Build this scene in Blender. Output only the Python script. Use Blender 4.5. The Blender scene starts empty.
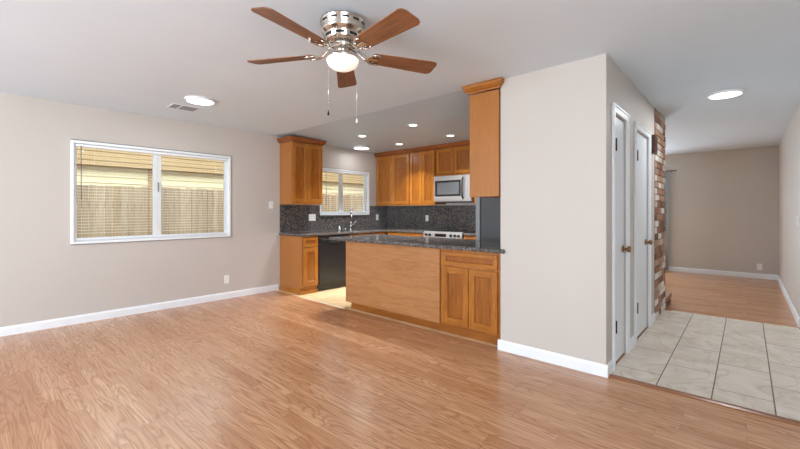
import bpy, bmesh, math, random
from mathutils import Matrix, Vector
random.seed(7)
PI = math.pi
SC = bpy.context.scene
COL = SC.collection

# ------------------------------------------------------------------ camera
cd = bpy.data.cameras.new('camera')
cd.sensor_width = 36.0
cd.lens = 388.4 / 800 * 36
cd.shift_y = -13.2 / 800
cd.clip_start = 0.02
cam = bpy.data.objects.new('camera', cd)
COL.objects.link(cam)
cam.location = (0, 0, 1.25)
cam.rotation_euler = (PI / 2, 0, math.radians(41.745))
SC.camera = cam

# ------------------------------------------------------------------ exposure
SC.view_settings.view_transform = 'Standard'
SC.view_settings.look = 'None'
SC.view_settings.exposure = -0.35
SC.view_settings.gamma = 1.0
SC.view_settings.use_curve_mapping = False
SC.cycles.max_bounces = 10
SC.cycles.diffuse_bounces = 6
SC.cycles.glossy_bounces = 4
SC.cycles.transparent_max_bounces = 12
SC.cycles.sample_clamp_indirect = 6.0
SC.cycles.caustics_reflective = False
SC.cycles.caustics_refractive = False

# ------------------------------------------------------------------ sky
W = bpy.data.worlds.new('sky')
SC.world = W
W.use_nodes = True
W.node_tree.nodes['Background'].inputs[0].default_value = (0.86, 0.93, 1.0, 1)
W.node_tree.nodes['Background'].inputs[1].default_value = 6.0

# ------------------------------------------------------------------ sun, far room daylight and added fill lamps
def add_light(name, kind, loc, rot, energy, color=(1, 1, 1), sx=1, sy=1):
    l = bpy.data.lights.new(name, kind)
    l.energy = energy
    l.color = color
    if kind == 'AREA':
        l.shape = 'RECTANGLE'; l.size = sx; l.size_y = sy
    if kind == 'SUN':
        l.angle = math.radians(3)
    o = bpy.data.objects.new(name, l)
    o.location = loc; o.rotation_euler = rot
    COL.objects.link(o)
    return o
add_light('sun', 'SUN', (3, 2, 9), (0, math.radians(66), 0), 1.4, (1, 0.97, 0.92))
# unseen daylight lamps added behind and right of the camera for ambient light
DAY = (0.77, 0.90, 1.0)
add_light('daylight_fill_back', 'AREA', (-2.6, -4.28, 1.12), (PI / 2, 0, 0), 55, DAY, 3.0, 1.9)
# unseen lamps aimed up, added to brighten the ceiling
add_light('ceiling_fill_back', 'AREA', (-2.6, -4.24, 1.0), (PI / 2 + math.radians(46), 0, 0), 340, DAY, 3.0, 1.6)
add_light('daylight_fill_right', 'AREA', (2.28, -1.15, 1.25), (0, PI / 2, 0), 40, DAY, 1.6, 1.9)
add_light('ceiling_fill_right', 'AREA', (2.24, -1.15, 1.15), (0, PI / 2 + math.radians(46), 0), 150, DAY, 1.4, 1.9)
add_light('daylight_living', 'AREA', (-2.6, 9.93, 1.2), (-PI / 2, 0, 0), 115, DAY, 1.9, 1.9)

# ------------------------------------------------------------------ node helpers
def lin(r, g, b):
    def f(c):
        c /= 255.0
        return c / 12.92 if c <= 0.04045 else ((c + 0.055) / 1.055) ** 2.4
    return (f(r), f(g), f(b), 1)

class NT:
    def __init__(s, name):
        s.m = bpy.data.materials.new(name); s.m.use_nodes = True
        s.t = s.m.node_tree; s.b = s.t.nodes['Principled BSDF']
        s.out = s.t.nodes['Material Output']
    def n(s, typ, inp=None, **kw):
        nd = s.t.nodes.new(typ)
        for k, v in kw.items(): setattr(nd, k, v)
        for k, v in (inp or {}).items():
            sk = nd.inputs[k]
            if hasattr(v, 'is_output') or hasattr(v, 'links') and not isinstance(v, (int, float, tuple)):
                s.t.links.new(v, sk)
            else: sk.default_value = v
        return nd
    def set(s, **kw):
        for k, v in kw.items():
            k = k.replace('_', ' ')
            sk = s.b.inputs[k]
            if isinstance(v, (int, float, tuple)): sk.default_value = v
            else: s.t.links.new(v, sk)
        return s.m
    def math(s, op, a, b=0.0, c=0.0):
        return s.n('ShaderNodeMath', {0: a, 1: b, 2: c}, operation=op).outputs[0]
    def coord(s, scale=(1, 1, 1), loc=(0, 0, 0)):
        tc = s.n('ShaderNodeTexCoord')
        return s.n('ShaderNodeMapping', {'Vector': tc.outputs['Object'], 'Scale': scale, 'Location': loc}).outputs[0]
    def mix(s, f, a, b, blend='MIX'):
        nd = s.n('ShaderNodeMix', data_type='RGBA', blend_type=blend)
        for i, v in ((0, f), (6, a), (7, b)):
            if isinstance(v, (int, float, tuple)): nd.inputs[i].default_value = v
            else: s.t.links.new(v, nd.inputs[i])
        return nd.outputs[2]
    def ramp(s, f, stops):
        nd = s.n('ShaderNodeValToRGB', {0: f})
        el = nd.color_ramp.elements
        while len(el) < len(stops): el.new(0.5)
        for e, (p, c) in zip(el, stops): e.position = p; e.color = c
        return nd.outputs[0]
    def bump(s, h, strength=0.2, dist=0.002):
        return s.n('ShaderNodeBump', {'Height': h, 'Strength': strength, 'Distance': dist}).outputs[0]

def plain(name, c, rough=0.5, metal=0.0, spec=0.5, coat=0.0):
    t = NT(name)
    t.set(Base_Color=c, Roughness=rough, Metallic=metal, Specular_IOR_Level=spec, Coat_Weight=coat)
    return t.m

def paint(name, c, rough=0.6, spec=0.3, sc=160.0, st=0.08):
    t = NT(name)
    no = t.n('ShaderNodeTexNoise', {'Vector': t.coord(), 'Scale': sc, 'Detail': 3.0})
    lo = t.n('ShaderNodeTexNoise', {'Vector': t.coord(), 'Scale': 1.7, 'Detail': 2.0})
    col = t.mix(lo.outputs[0], tuple(x * 0.97 for x in c[:3]) + (1,), tuple(min(1, x * 1.03) for x in c[:3]) + (1,))
    t.set(Base_Color=col, Roughness=rough, Specular_IOR_Level=spec, Normal=t.bump(no.outputs[0], st, 0.001))
    return t.m

def wood(name, dark, mid, light, axis='Z', rough=0.35, ring=9.0, lines=0.5, coat=0.15, spec=0.4):
    """furniture wood: long grain along axis, cathedral contour lines"""
    t = NT(name)
    sx = {'X': (1.0, 9.0, 9.0), 'Y': (9.0, 1.0, 9.0), 'Z': (9.0, 9.0, 1.0)}[axis]
    v = t.coord(sx)
    base = t.n('ShaderNodeTexNoise', {'Vector': v, 'Scale': 0.75, 'Detail': 2.0, 'Roughness': 0.45})
    fine = t.n('ShaderNodeTexNoise', {'Vector': t.coord(tuple(x * (4 if x > 1 else 2.5) for x in sx)), 'Scale': 2.5, 'Detail': 5.0, 'Roughness': 0.65})
    r = t.math('MULTIPLY', base.outputs[0], ring * 6.283)
    r = t.math('SINE', r)
    r = t.math('MULTIPLY_ADD', r, 0.5, 0.5)
    r = t.math('POWER', r, 2.5)
    col = t.ramp(t.math('ADD', t.math('MULTIPLY', fine.outputs[0], 0.75), t.math('MULTIPLY', base.outputs[0], 0.3)),
                 [(0.3, dark), (0.52, mid), (0.75, light)])
    col = t.mix(t.math('MULTIPLY', r, lines), col, dark)
    t.set(Base_Color=col, Roughness=rough, Specular_IOR_Level=spec, Coat_Weight=coat, Coat_Roughness=0.2,
          Normal=t.bump(fine.outputs[0], 0.08, 0.001))
    return t.m

def laminate(name):
    t = NT(name)
    tc = t.n('ShaderNodeTexCoord').outputs['Object']
    bk = t.n('ShaderNodeTexBrick', {'Vector': tc, 'Color1': (0, 0, 0, 1), 'Color2': (1, 1, 1, 1), 'Mortar': (0.5, 0.5, 0.5, 1),
             'Scale': 1.0, 'Mortar Size': 0.0, 'Bias': 0.0, 'Brick Width': 0.78, 'Row Height': 0.085})
    bk.offset = 0.37; bk.offset_frequency = 2; bk.squash = 1.35; bk.squash_frequency = 3
    rnd = bk.outputs['Color']
    bj = t.n('ShaderNodeTexBrick', {'Vector': tc, 'Scale': 1.0, 'Mortar Size': 0.0011, 'Mortar Smooth': 0.2, 'Brick Width': 0.78, 'Row Height': 0.085})
    bj.offset = 0.37; bj.offset_frequency = 2; bj.squash = 1.35; bj.squash_frequency = 3
    off = t.n('ShaderNodeCombineXYZ', {'X': t.math('MULTIPLY', rnd, 37.0), 'Y': t.math('MULTIPLY', rnd, 11.0), 'Z': t.math('MULTIPLY', rnd, 23.0)})
    va = t.n('ShaderNodeVectorMath', {0: tc, 1: off.outputs[0]}, operation='ADD').outputs[0]
    m1 = t.n('ShaderNodeMapping', {'Vector': va, 'Scale': (0.85, 8.5, 1)}).outputs[0]
    base = t.n('ShaderNodeTexNoise', {'Vector': m1, 'Scale': 1.0, 'Detail': 1.5, 'Roughness': 0.4, 'Distortion': 0.15})
    m2 = t.n('ShaderNodeMapping', {'Vector': va, 'Scale': (3.5, 75, 1)}).outputs[0]
    fine = t.n('ShaderNodeTexNoise', {'Vector': m2, 'Scale': 1.0, 'Detail': 4.0, 'Roughness': 0.6})
    r = t.math('SINE', t.math('MULTIPLY', base.outputs[0], 125.0))
    r = t.math('POWER', t.math('MULTIPLY_ADD', r, 0.5, 0.5), 4.5)
    col = t.ramp(rnd, [(0.0, lin(190, 136, 96)), (0.35, lin(206, 155, 114)), (0.7, lin(216, 168, 128)), (1.0, lin(197, 144, 103))])
    col = t.mix(t.math('MULTIPLY', r, 0.52), col, lin(146, 90, 58))
    col = t.mix(t.ramp(fine.outputs[0], [(0.35, (0.6, 0.6, 0.6, 1)), (0.6, (0, 0, 0, 1))]), col, lin(160, 100, 62))
    col = t.mix(t.math('MULTIPLY', bj.outputs['Fac'], 0.55), col, lin(96, 56, 34))
    t.set(Base_Color=col, Roughness=0.26, Specular_IOR_Level=0.75, Normal=t.bump(fine.outputs[0], 0.06, 0.001))
    return t.m

def tile(name, w, hgt, ox, oy, c1, c2, vein, grout, off=0.5, rot=True, mort=0.004, rough=0.4):
    t = NT(name)
    tc = t.n('ShaderNodeTexCoord').outputs['Object']
    # bricks run along Y (rows are columns of tile)
    mp = t.n('ShaderNodeMapping', {'Vector': tc, 'Location': (-ox, -oy, 0)}).outputs[0]
    if rot:
        sp = t.n('ShaderNodeSeparateXYZ', {0: mp})
        mp = t.n('ShaderNodeCombineXYZ', {'X': sp.outputs[1], 'Y': sp.outputs[0], 'Z': sp.outputs[2]}).outputs[0]
    kw = {'Vector': mp, 'Scale': 1.0, 'Mortar Size': mort, 'Mortar Smooth': 0.1, 'Brick Width': w, 'Row Height': hgt,
          'Color1': (0, 0, 0, 1), 'Color2': (1, 1, 1, 1), 'Mortar': (0.5, 0.5, 0.5, 1), 'Bias': 0.0}
    bk = t.n('ShaderNodeTexBrick', kw); bk.offset = off; bk.offset_frequency = 2
    # wider dark joint between the columns
    fr = t.math('FRACT', t.math('DIVIDE', t.n('ShaderNodeSeparateXYZ', {0: mp}).outputs[1], hgt))
    d = t.math('MINIMUM', fr, t.math('SUBTRACT', 1.0, fr))
    long_joint = t.math('LESS_THAN', d, 0.010 if rot else 0.0)
    rnd = bk.outputs['Color']
    offv = t.n('ShaderNodeCombineXYZ', {'X': t.math('MULTIPLY', rnd, 9.0), 'Y': t.math('MULTIPLY', rnd, 5.0), 'Z': 0.0})
    va = t.n('ShaderNodeVectorMath', {0: tc, 1: offv.outputs[0]}, operation='ADD').outputs[0]
    no = t.n('ShaderNodeTexNoise', {'Vector': va, 'Scale': 3.2, 'Detail': 6.0, 'Roughness': 0.55, 'Distortion': 1.6})
    n2 = t.n('ShaderNodeTexNoise', {'Vector': va, 'Scale': 1.7, 'Detail': 3.0, 'Distortion': 2.2})
    col = t.ramp(no.outputs[0], [(0.36, c1), (0.62, c2)])
    vn = t.math('ABSOLUTE', t.math('SUBTRACT', n2.outputs[0], 0.5))
    col = t.mix(t.ramp(vn, [(0.0, (0.38, 0.38, 0.38, 1)), (0.03, (0, 0, 0, 1))]), col, vein)
    col = t.mix(t.math('MULTIPLY', bk.outputs['Fac'], 0.8), col, grout)
    col = t.mix(long_joint, col, grout)
    t.set(Base_Color=col, Roughness=rough, Specular_IOR_Level=0.45,
          Normal=t.bump(t.math('SUBTRACT', 1.0, bk.outputs['Fac']), 0.3, 0.001))
    return t.m

def granite(name, rough=0.12):
    t = NT(name)
    v = t.coord()
    a = t.n('ShaderNodeTexVoronoi', {'Vector': v, 'Scale': 85.0})
    b = t.n('ShaderNodeTexVoronoi', {'Vector': v, 'Scale': 38.0})
    c = t.n('ShaderNodeTexNoise', {'Vector': v, 'Scale': 55.0, 'Detail': 4.0, 'Roughness': 0.7})
    sa = t.n('ShaderNodeSeparateColor', {0: a.outputs['Color']})
    sb = t.n('ShaderNodeSeparateColor', {0: b.outputs['Color']})
    col = t.ramp(c.outputs[0], [(0.34, lin(38, 38, 41)), (0.52, lin(76, 75, 77)), (0.68, lin(108, 104, 102))])
    col = t.mix(t.ramp(sa.outputs[0], [(0.80, (0, 0, 0, 1)), (0.86, (0.75, 0.75, 0.75, 1))]), col, lin(150, 138, 126))
    col = t.mix(t.ramp(sb.outputs[1], [(0.84, (0, 0, 0, 1)), (0.88, (0.7, 0.7, 0.7, 1))]), col, lin(118, 96, 80))
    t.set(Base_Color=col, Roughness=rough, Specular_IOR_Level=0.5)
    return t.m

def brushed(name, c, rough=0.28):
    t = NT(name)
    no = t.n('ShaderNodeTexNoise', {'Vector': t.coord((2, 2, 60)), 'Scale': 1.0, 'Detail': 2.0})
    t.set(Base_Color=c, Metallic=0.9, Roughness=t.math('MULTIPLY_ADD', no.outputs[0], 0.06, rough))
    return t.m

def emit(name, c, strength):
    t = NT(name)
    t.set(Base_Color=(0.8, 0.8, 0.8, 1), Emission_Color=c, Emission_Strength=strength, Roughness=0.4)
    return t.m

def pane_mat(name, tint=(0.93, 0.96, 0.95, 1)):
    t = NT(name)
    tr = t.n('ShaderNodeBsdfTransparent', {'Color': tint})
    gl = t.n('ShaderNodeBsdfGlossy', {'Color': (1, 1, 1, 1), 'Roughness': 0.02})
    fr = t.n('ShaderNodeFresnel', {'IOR': 1.45})
    mx = t.n('ShaderNodeMixShader', {0: fr.outputs[0]})
    t.t.links.new(tr.outputs[0], mx.inputs[1]); t.t.links.new(gl.outputs[0], mx.inputs[2])
    t.t.links.new(mx.outputs[0], t.out.inputs[0])
    return t.m

M = {}
M['wall'] = paint('wall_paint', lin(197, 190, 183), 0.55, 0.3)
M['wall_far'] = paint('taupe_wall_paint', lin(200, 193, 183), 0.6, 0.25)
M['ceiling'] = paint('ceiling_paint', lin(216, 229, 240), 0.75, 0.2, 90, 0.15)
M['ceiling_k'] = paint('ceiling_kitchen_shaded', lin(190, 203, 216), 0.42, 0.35, 90, 0.1)  # darker than the main ceiling: dimmer kitchen light put into the colour
M['trim'] = paint('white_trim_paint', lin(236, 240, 243), 0.35, 0.4, 40, 0.02)
M['door'] = paint('white_door_paint', lin(226, 231, 236), 0.35, 0.4, 40, 0.02)
M['floor'] = laminate('oak_laminate')
M['tile'] = tile('entry_tile', 0.607, 0.3105, -0.7965, 3.25 - 0.02, lin(214, 200, 183), lin(229, 218, 204), lin(182, 156, 126), lin(88, 80, 74))
M['ktile'] = tile('kitchen_tile', 0.305, 0.305, -5.56, 3.2, lin(222, 190, 142), lin(234, 206, 160), lin(206, 172, 124), lin(196, 168, 126), 0.0, False, 0.003)
M['cab'] = wood('cabinet_wood', lin(124, 68, 18), lin(168, 103, 36), lin(188, 124, 50), 'Z', 0.3, 7.0, 0.28)
M['cabx'] = wood('cabinet_wood_cross_grain', lin(124, 68, 18), lin(168, 103, 36), lin(188, 124, 50), 'X', 0.3, 7.0, 0.22)
M['panel'] = wood('cabinet_recess_panel_wood', lin(104, 54, 14), lin(148, 86, 27), lin(170, 106, 40), 'Z', 0.3, 8.0, 0.32)
M['panelx'] = wood('toe_kick_wood', lin(104, 54, 14), lin(148, 86, 27), lin(170, 106, 40), 'X', 0.35, 8.0, 0.3)
M['crown'] = wood('crown_wood', lin(96, 48, 18), lin(138, 76, 32), lin(156, 90, 42), 'X', 0.3, 7.0, 0.2)
M['veneer'] = wood('end_panel_veneer', lin(156, 98, 44), lin(166, 107, 51), lin(174, 115, 58), 'Z', 0.4, 5.0, 0.12)
M['penpanel'] = wood('peninsula_veneer', lin(140, 90, 48), lin(172, 119, 74), lin(184, 132, 86), 'X', 0.4, 6.0, 0.3)
M['blade'] = wood('walnut_blade', lin(92, 56, 34), lin(132, 86, 56), lin(152, 104, 70), 'X', 0.4, 6.0, 0.3)
M['dark'] = plain('dark_gap', lin(36, 24, 16), 0.7)
M['granite'] = granite('dark_granite')
M['granite_bs'] = granite('dark_granite_wall', 0.16)
M['nickel'] = plain('polished_nickel', lin(206, 200, 192), 0.2, 1.0)
M['slot'] = plain('black_slot', lin(22, 20, 20), 0.5)
M['chrome'] = plain('chrome', lin(225, 225, 228), 0.1, 1.0)
M['steel'] = brushed('brushed_steel', lin(222, 221, 220), 0.3)
M['black'] = plain('black_appliance', lin(30, 31, 34), 0.3, 0.0, 0.5)
M['blackglass'] = plain('black_glass', lin(14, 15, 17), 0.05, 0.0, 0.6)
M['mwglass'] = plain('microwave_glass', lin(96, 98, 102), 0.12, 0.0, 0.6)  # lighter grey stands in for a reflection in the glass
M['fridge'] = plain('fridge_side', lin(80, 80, 82), 0.45, 0.0, 0.4)
M['fridgedoor'] = plain('grey_fridge_door', lin(138, 139, 141), 0.45, 0.3)
M['threshold'] = plain('beige_threshold', lin(214, 192, 160), 0.5)
M['plastic'] = plain('white_plastic', lin(238, 238, 234), 0.35)
M['slotgrey'] = plain('grey_slot', lin(120, 120, 118), 0.5)
M['bronze'] = plain('aged_brass', lin(150, 118, 84), 0.3, 1.0)
M['hinge'] = plain('dark_bronze_hinge', lin(58, 50, 44), 0.4, 0.8)
M['vinyl'] = plain('white_vinyl', lin(238, 241, 244), 0.35)
M['slat'] = plain('blind_slat', lin(226, 220, 205), 0.5)
M['wand'] = plain('grey_wand', lin(112, 104, 98), 0.4)
M['pane'] = pane_mat('window_glass')
M['vent'] = plain('vent_grey', lin(150, 152, 156), 0.5)
M['ventdark'] = plain('vent_duct_dark', lin(52, 53, 56), 0.8)
M['whitepaint'] = plain('white_metal', lin(232, 233, 234), 0.4)
M['led'] = emit('led_diffuser', (0.96, 0.98, 1, 1), 5.0)
M['can'] = emit('downlight_lens', (0.97, 0.98, 1, 1), 9.0)
M['bowl'] = emit('lit_frosted_glass', (1, 0.87, 0.70, 1), 0.8)
M['reducer'] = wood('reducer_wood', lin(104, 62, 38), lin(140, 90, 58), lin(156, 104, 70), 'X', 0.3, 5.0, 0.2)
M['chime'] = wood('chime_wood', lin(52, 32, 20), lin(76, 48, 31), lin(90, 60, 40), 'Z', 0.4, 6.0, 0.3)
M['curtain'] = paint('curtain_fabric', lin(176, 186, 190), 0.9, 0.1, 26.0, 0.5)
M['mortar'] = paint('mortar', lin(150, 138, 126), 0.9, 0.1, 60, 0.3)
for i, c in enumerate([(146, 108, 90), (166, 130, 110), (218, 212, 206), (122, 92, 78), (198, 180, 164), (176, 146, 126)]):
    M['brick%d' % i] = paint('brick_tone', lin(*c), 0.85, 0.2, 70, 0.5)
M['siding'] = paint('cream_siding', lin(222, 210, 176), 0.7, 0.2, 30, 0.05)
M['soffit'] = paint('tan_soffit', lin(172, 144, 104), 0.7, 0.2, 30, 0.05)
M['soil'] = paint('bare_soil', lin(150, 130, 104), 0.9, 0.1, 20, 0.4)
for i, c in enumerate([(176, 154, 128), (168, 146, 120), (184, 162, 136), (172, 146, 116)]):
    M['fence%d' % i] = wood('fence_wood', lin(*[x * 0.8 for x in c]), lin(*c), lin(*[min(255, x * 1.15) for x in c]), 'Z', 0.8, 5.0, 0.3, 0.0, 0.2)

# ------------------------------------------------------------------ mesh helpers
def add_box(bm, lo, hi, bev=0.0, seg=1, mat=0, mtx=None):
    x0, y0, z0 = [min(a, b) for a, b in zip(lo, hi)]
    x1, y1, z1 = [max(a, b) for a, b in zip(lo, hi)]
    t = bmesh.new()
    vs = [t.verts.new(p) for p in ((x0, y0, z0), (x1, y0, z0), (x1, y1, z0), (x0, y1, z0), (x0, y0, z1), (x1, y0, z1), (x1, y1, z1), (x0, y1, z1))]
    for f in ((0, 3, 2, 1), (4, 5, 6, 7), (0, 1, 5, 4), (1, 2, 6, 5), (2, 3, 7, 6), (3, 0, 4, 7)):
        t.faces.new([vs[i] for i in f])
    if bev > 0:
        bev = min(bev, 0.45 * min(x1 - x0, y1 - y0, z1 - z0))
        bmesh.ops.bevel(t, geom=t.edges[:], offset=bev, segments=seg, affect='EDGES', profile=0.5)
    merge(bm, t, mat, mtx)

def merge(bm, t, mat=0, mtx=None):
    if mtx is not None: bmesh.ops.transform(t, matrix=mtx, verts=t.verts)
    d = {}
    for v in t.verts: d[v] = bm.verts.new(v.co)
    for f in t.faces:
        try:
            nf = bm.faces.new([d[v] for v in f.verts]); nf.material_index = mat; nf.smooth = f.smooth
        except ValueError: pass
    t.free()

def add_lathe(bm, prof, seg=40, cen=(0, 0, 0), mat=0, mtx=None, smooth=True):
    """prof: (r, z) pairs from top to bottom, revolved about Z"""
    t = bmesh.new()
    rings = []
    for r, z in prof:
        if r < 1e-6: rings.append([t.verts.new((cen[0], cen[1], cen[2] + z))])
        else: rings.append([t.verts.new((cen[0] + r * math.cos(2 * PI * i / seg), cen[1] + r * math.sin(2 * PI * i / seg), cen[2] + z)) for i in range(seg)])
    for a, b in zip(rings, rings[1:]):
        for i in range(seg):
            j = (i + 1) % seg
            if len(a) == 1 and len(b) == 1: continue
            if len(a) == 1: f = t.faces.new((a[0], b[i], b[j]))
            elif len(b) == 1: f = t.faces.new((a[i], b[0], a[j]))
            else: f = t.faces.new((a[i], b[i], b[j], a[j]))
            f.smooth = smooth
    bmesh.ops.recalc_face_normals(t, faces=t.faces[:])
    merge(bm, t, mat, mtx)

def add_tube(bm, pts, r, seg=10, mat=0, rs=None):
    pts = [Vector(p) for p in pts]
    t = bmesh.new()
    rings = []
    up = None
    for i, p in enumerate(pts):
        d = (pts[min(i + 1, len(pts) - 1)] - pts[max(i - 1, 0)]).normalized()
        if up is None:
            up = Vector((0, 0, 1)) if abs(d.z) < 0.9 else Vector((1, 0, 0))
        a = d.cross(up).normalized(); b = a.cross(d).normalized(); up = b
        rr = rs[i] if rs else r
        rings.append([t.verts.new(p + rr * (math.cos(2 * PI * k / seg) * a + math.sin(2 * PI * k / seg) * b)) for k in range(seg)])
    for u, v in zip(rings, rings[1:]):
        for k in range(seg):
            f = t.faces.new((u[k], u[(k + 1) % seg], v[(k + 1) % seg], v[k])); f.smooth = True
    t.faces.new(rings[0][::-1]); t.faces.new(rings[-1])
    bmesh.ops.recalc_face_normals(t, faces=t.faces[:])
    merge(bm, t, mat)

def add_prism(bm, poly, axis, a0, a1, mat=0, bev=0.0):
    """poly: 2-D outline; axis 'X': poly is (y,z); 'Y': (x,z); 'Z': (x,y)"""
    def P(p, a):
        return {'X': (a, p[0], p[1]), 'Y': (p[0], a, p[1]), 'Z': (p[0], p[1], a)}[axis]
    t = bmesh.new()
    A = [t.verts.new(P(p, a0)) for p in poly]; B = [t.verts.new(P(p, a1)) for p in poly]
    t.faces.new(A); t.faces.new(B[::-1])
    n = len(poly)
    for i in range(n): t.faces.new((A[i], B[i], B[(i + 1) % n], A[(i + 1) % n]))
    bmesh.ops.recalc_face_normals(t, faces=t.faces[:])
    if bev: bmesh.ops.bevel(t, geom=t.edges[:], offset=bev, segments=2, affect='EDGES', profile=0.5)
    merge(bm, t, mat)

def obj(name, bm, mats, parent=None, label=None):
    me = bpy.data.meshes.new(name)
    bm.to_mesh(me); bm.free()
    if not isinstance(mats, (list, tuple)): mats = [mats]
    for m in mats: me.materials.append(m)
    o = bpy.data.objects.new(name, me)
    COL.objects.link(o)
    if parent is not None: o.parent = parent
    if label: o['label'] = label
    return o

def box(name, lo, hi, m, parent=None, bev=0.0, label=None, seg=1):
    bm = bmesh.new(); add_box(bm, lo, hi, bev, seg)
    return obj(name, bm, m, parent, label)

def tag(o, label, cat, group=None):
    o['label'] = label; o['category'] = cat
    if group: o['group'] = group
    return o

def thing(name, label, cat, loc=(0, 0, 0), rotz=0.0, group=None):
    o = bpy.data.objects.new(name, None)
    o.empty_display_size = 0.1
    COL.objects.link(o)
    o.location = loc; o.rotation_euler = (0, 0, rotz)
    return tag(o, label, cat, group)

def struct(name, bm, m, label=None):
    o = obj(name, bm, m)
    o['kind'] = 'structure'
    if label: o['label'] = label
    return o

def copy_thing(root, loc, rotz, label):
    r = root.copy(); COL.objects.link(r)
    r.location = loc; r.rotation_euler = (0, 0, rotz); r['label'] = label
    for ch in list(root.children):
        c = ch.copy(); COL.objects.link(c); c.parent = r
        for g in list(ch.children):
            d = g.copy(); COL.objects.link(d); d.parent = c
    return r

def sbox(name, lo, hi, m, label=None):
    bm = bmesh.new(); add_box(bm, lo, hi)
    return struct(name, bm, m, label)

# ------------------------------------------------------------------ room dimensions (metres)
XL, XR = -5.56, 2.2
YB, YP, YK, YF = -4.2, 3.22, 5.83, 9.85
XH = -0.79            # hall face of the closet wall
XC = -1.657           # kitchen side of the closet block
XRW = 0.43            # right wall of the far room
H, HK = 2.44, 2.408
W1 = (0.775, 2.555, 0.885, 2.04)      # y0, y1, z0, z1 of the large window
W2 = (4.125, 5.315, 1.18, 2.02)       # kitchen window

# ------------------------------------------------------------------ shell
sbox('floor', (XL, YB, -0.06), (XR, 3.255, 0), M['floor'], 'oak strip laminate floor of the main room')
sbox('floor_kitchen', (XL, 3.255, -0.06), (XC, YK, 0), M['ktile'], 'tan kitchen tile floor')
sbox('floor_entry', (XH, 3.255, -0.06), (XR, 5.90, 0), M['tile'], 'beige stone tile floor of the entry')
bm = bmesh.new(); add_box(bm, (-4.6, 5.90, -0.06), (XRW, YF, 0))
struct('floor_living', bm, M['floor'], 'oak laminate floor of the far room')
sbox('ceiling', (XL - 0.14, YB - 0.1, H), (XR + 0.14, YF + 0.1, H + 0.1), M['ceiling'], 'flat light grey ceiling')
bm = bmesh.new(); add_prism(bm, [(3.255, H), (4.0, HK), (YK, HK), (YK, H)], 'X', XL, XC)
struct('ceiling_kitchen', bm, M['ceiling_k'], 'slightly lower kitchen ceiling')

def wall_with_openings_x(bm, xa, xb, y0, y1, z0, z1, ops):
    """wall slab between xa and xb with rectangular openings (y0,y1,z0,z1)"""
    y = y0
    for (a, b, c, d) in sorted(ops):
        add_box(bm, (xa, y, z0), (xb, a, z1))
        if c > z0: add_box(bm, (xa, a, z0), (xb, b, c))
        if d < z1: add_box(bm, (xa, a, d), (xb, b, z1))
        y = b
    add_box(bm, (xa, y, z0), (xb, y1, z1))

bm = bmesh.new(); wall_with_openings_x(bm, XL - 0.14, XL, YB, YK + 0.12, -0.06, H, [W1, W2])
struct('wall_left', bm, M['wall'], 'greige wall on the left')
sbox('wall_kitchen', (XL, YK, -0.06), (XC, YK + 0.12, H), M['wall'], 'kitchen back wall')
sbox('wall_partition', (XC, YP, -0.06), (XH, YP + 0.12, H), M['wall'], 'greige partition wall facing the room')
D1 = (3.44, 3.85, 0.0, 2.035)
D2 = (4.25, 4.885, 0.0, 2.035)
bm = bmesh.new(); wall_with_openings_x(bm, XH - 0.12, XH, YP + 0.12, 5.27, -0.06, H, [D1, D2])
struct('wall_closet', bm, M['wall'], 'greige hall wall with two closet doors')
sbox('wall_fridge', (XC, YP + 0.12, -0.06), (XC + 0.1, YK + 0.12, H), M['wall'])
# unseen back and right walls, with openings added for the fill lamps
bm = bmesh.new()
add_box(bm, (XL, YB - 0.14, -0.06), (-4.1, YB, H)); add_box(bm, (-1.1, YB - 0.14, -0.06), (XR, YB, H)); add_box(bm, (-4.1, YB - 0.14, 2.07), (-1.1, YB, H))
struct('wall_back', bm, M['wall'])
bm = bmesh.new(); wall_with_openings_x(bm, XR, XR + 0.14, YB, 6.05, -0.06, H, [(-2.15, -0.15, 0.45, 2.05)])
struct('wall_entry', bm, M['wall'])
sbox('sun_block_slab', (XR + 0.141, -3.5, 2.35), (8.0, 6, 2.45), M['ceiling'])  # unseen slab added to keep the sun out of the right opening
sbox('wall_return', (XRW, 5.97, -0.06), (XR, 6.07, H), M['wall'])
sbox('wall_right', (XRW, 6.07, -0.06), (XRW + 0.12, YF + 0.12, H), M['wall'], 'greige right wall of the far room')
bm = bmesh.new()
add_box(bm, (-1.4, YF, -0.06), (XRW, YF + 0.12, H)); add_box(bm, (-4.6, YF, -0.06), (-3.8, YF + 0.12, H)); add_box(bm, (-3.8, YF, 2.1), (-1.4, YF + 0.12, H)); add_box(bm, (-3.8, YF, -0.06), (-1.4, YF + 0.12, 0.2))
struct('wall_far', bm, M['wall_far'], 'darker taupe wall at the end of the far room')
sbox('wall_living_left', (-4.7, YK + 0.12, -0.06), (-4.6, YF + 0.12, H), M['wall_far'])
sbox('wall_living_near', (-4.6, YK + 0.12, -0.06), (-1.52, YK + 0.2, H), M['wall_far'])

def baseboard(name, axis, a0, a1, face, outdir, hgt=0.092, th=0.014, label=None):
    """profile extruded along axis; face = wall face coordinate, outdir = +1/-1 into the room"""
    o = outdir
    poly = [(face, 0), (face + o * th, 0), (face + o * th, hgt * 0.78), (face + o * th * 0.45, hgt), (face, hgt)]
    bm = bmesh.new(); add_prism(bm, poly, axis, a0, a1)
    return struct(name, bm, M['trim'], label)
baseboard('baseboard_left', 'Y', YB, 3.32, XL, 1, label='white baseboard along the left wall')
bm = bmesh.new()
th, hb = 0.014, 0.092
add_prism(bm, [(YP, 0), (YP - th, 0), (YP - th, hb * .78), (YP - th * .45, hb), (YP, hb)], 'X', XC - 0.022, XH + th)
add_prism(bm, [(XH, 0), (XH + th, 0), (XH + th, hb * .78), (XH + th * .45, hb), (XH, hb)], 'Y', YP, 3.375)
struct('baseboard_partition', bm, M['trim'], 'white baseboard wrapping the partition corner')
bm = bmesh.new()
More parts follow.
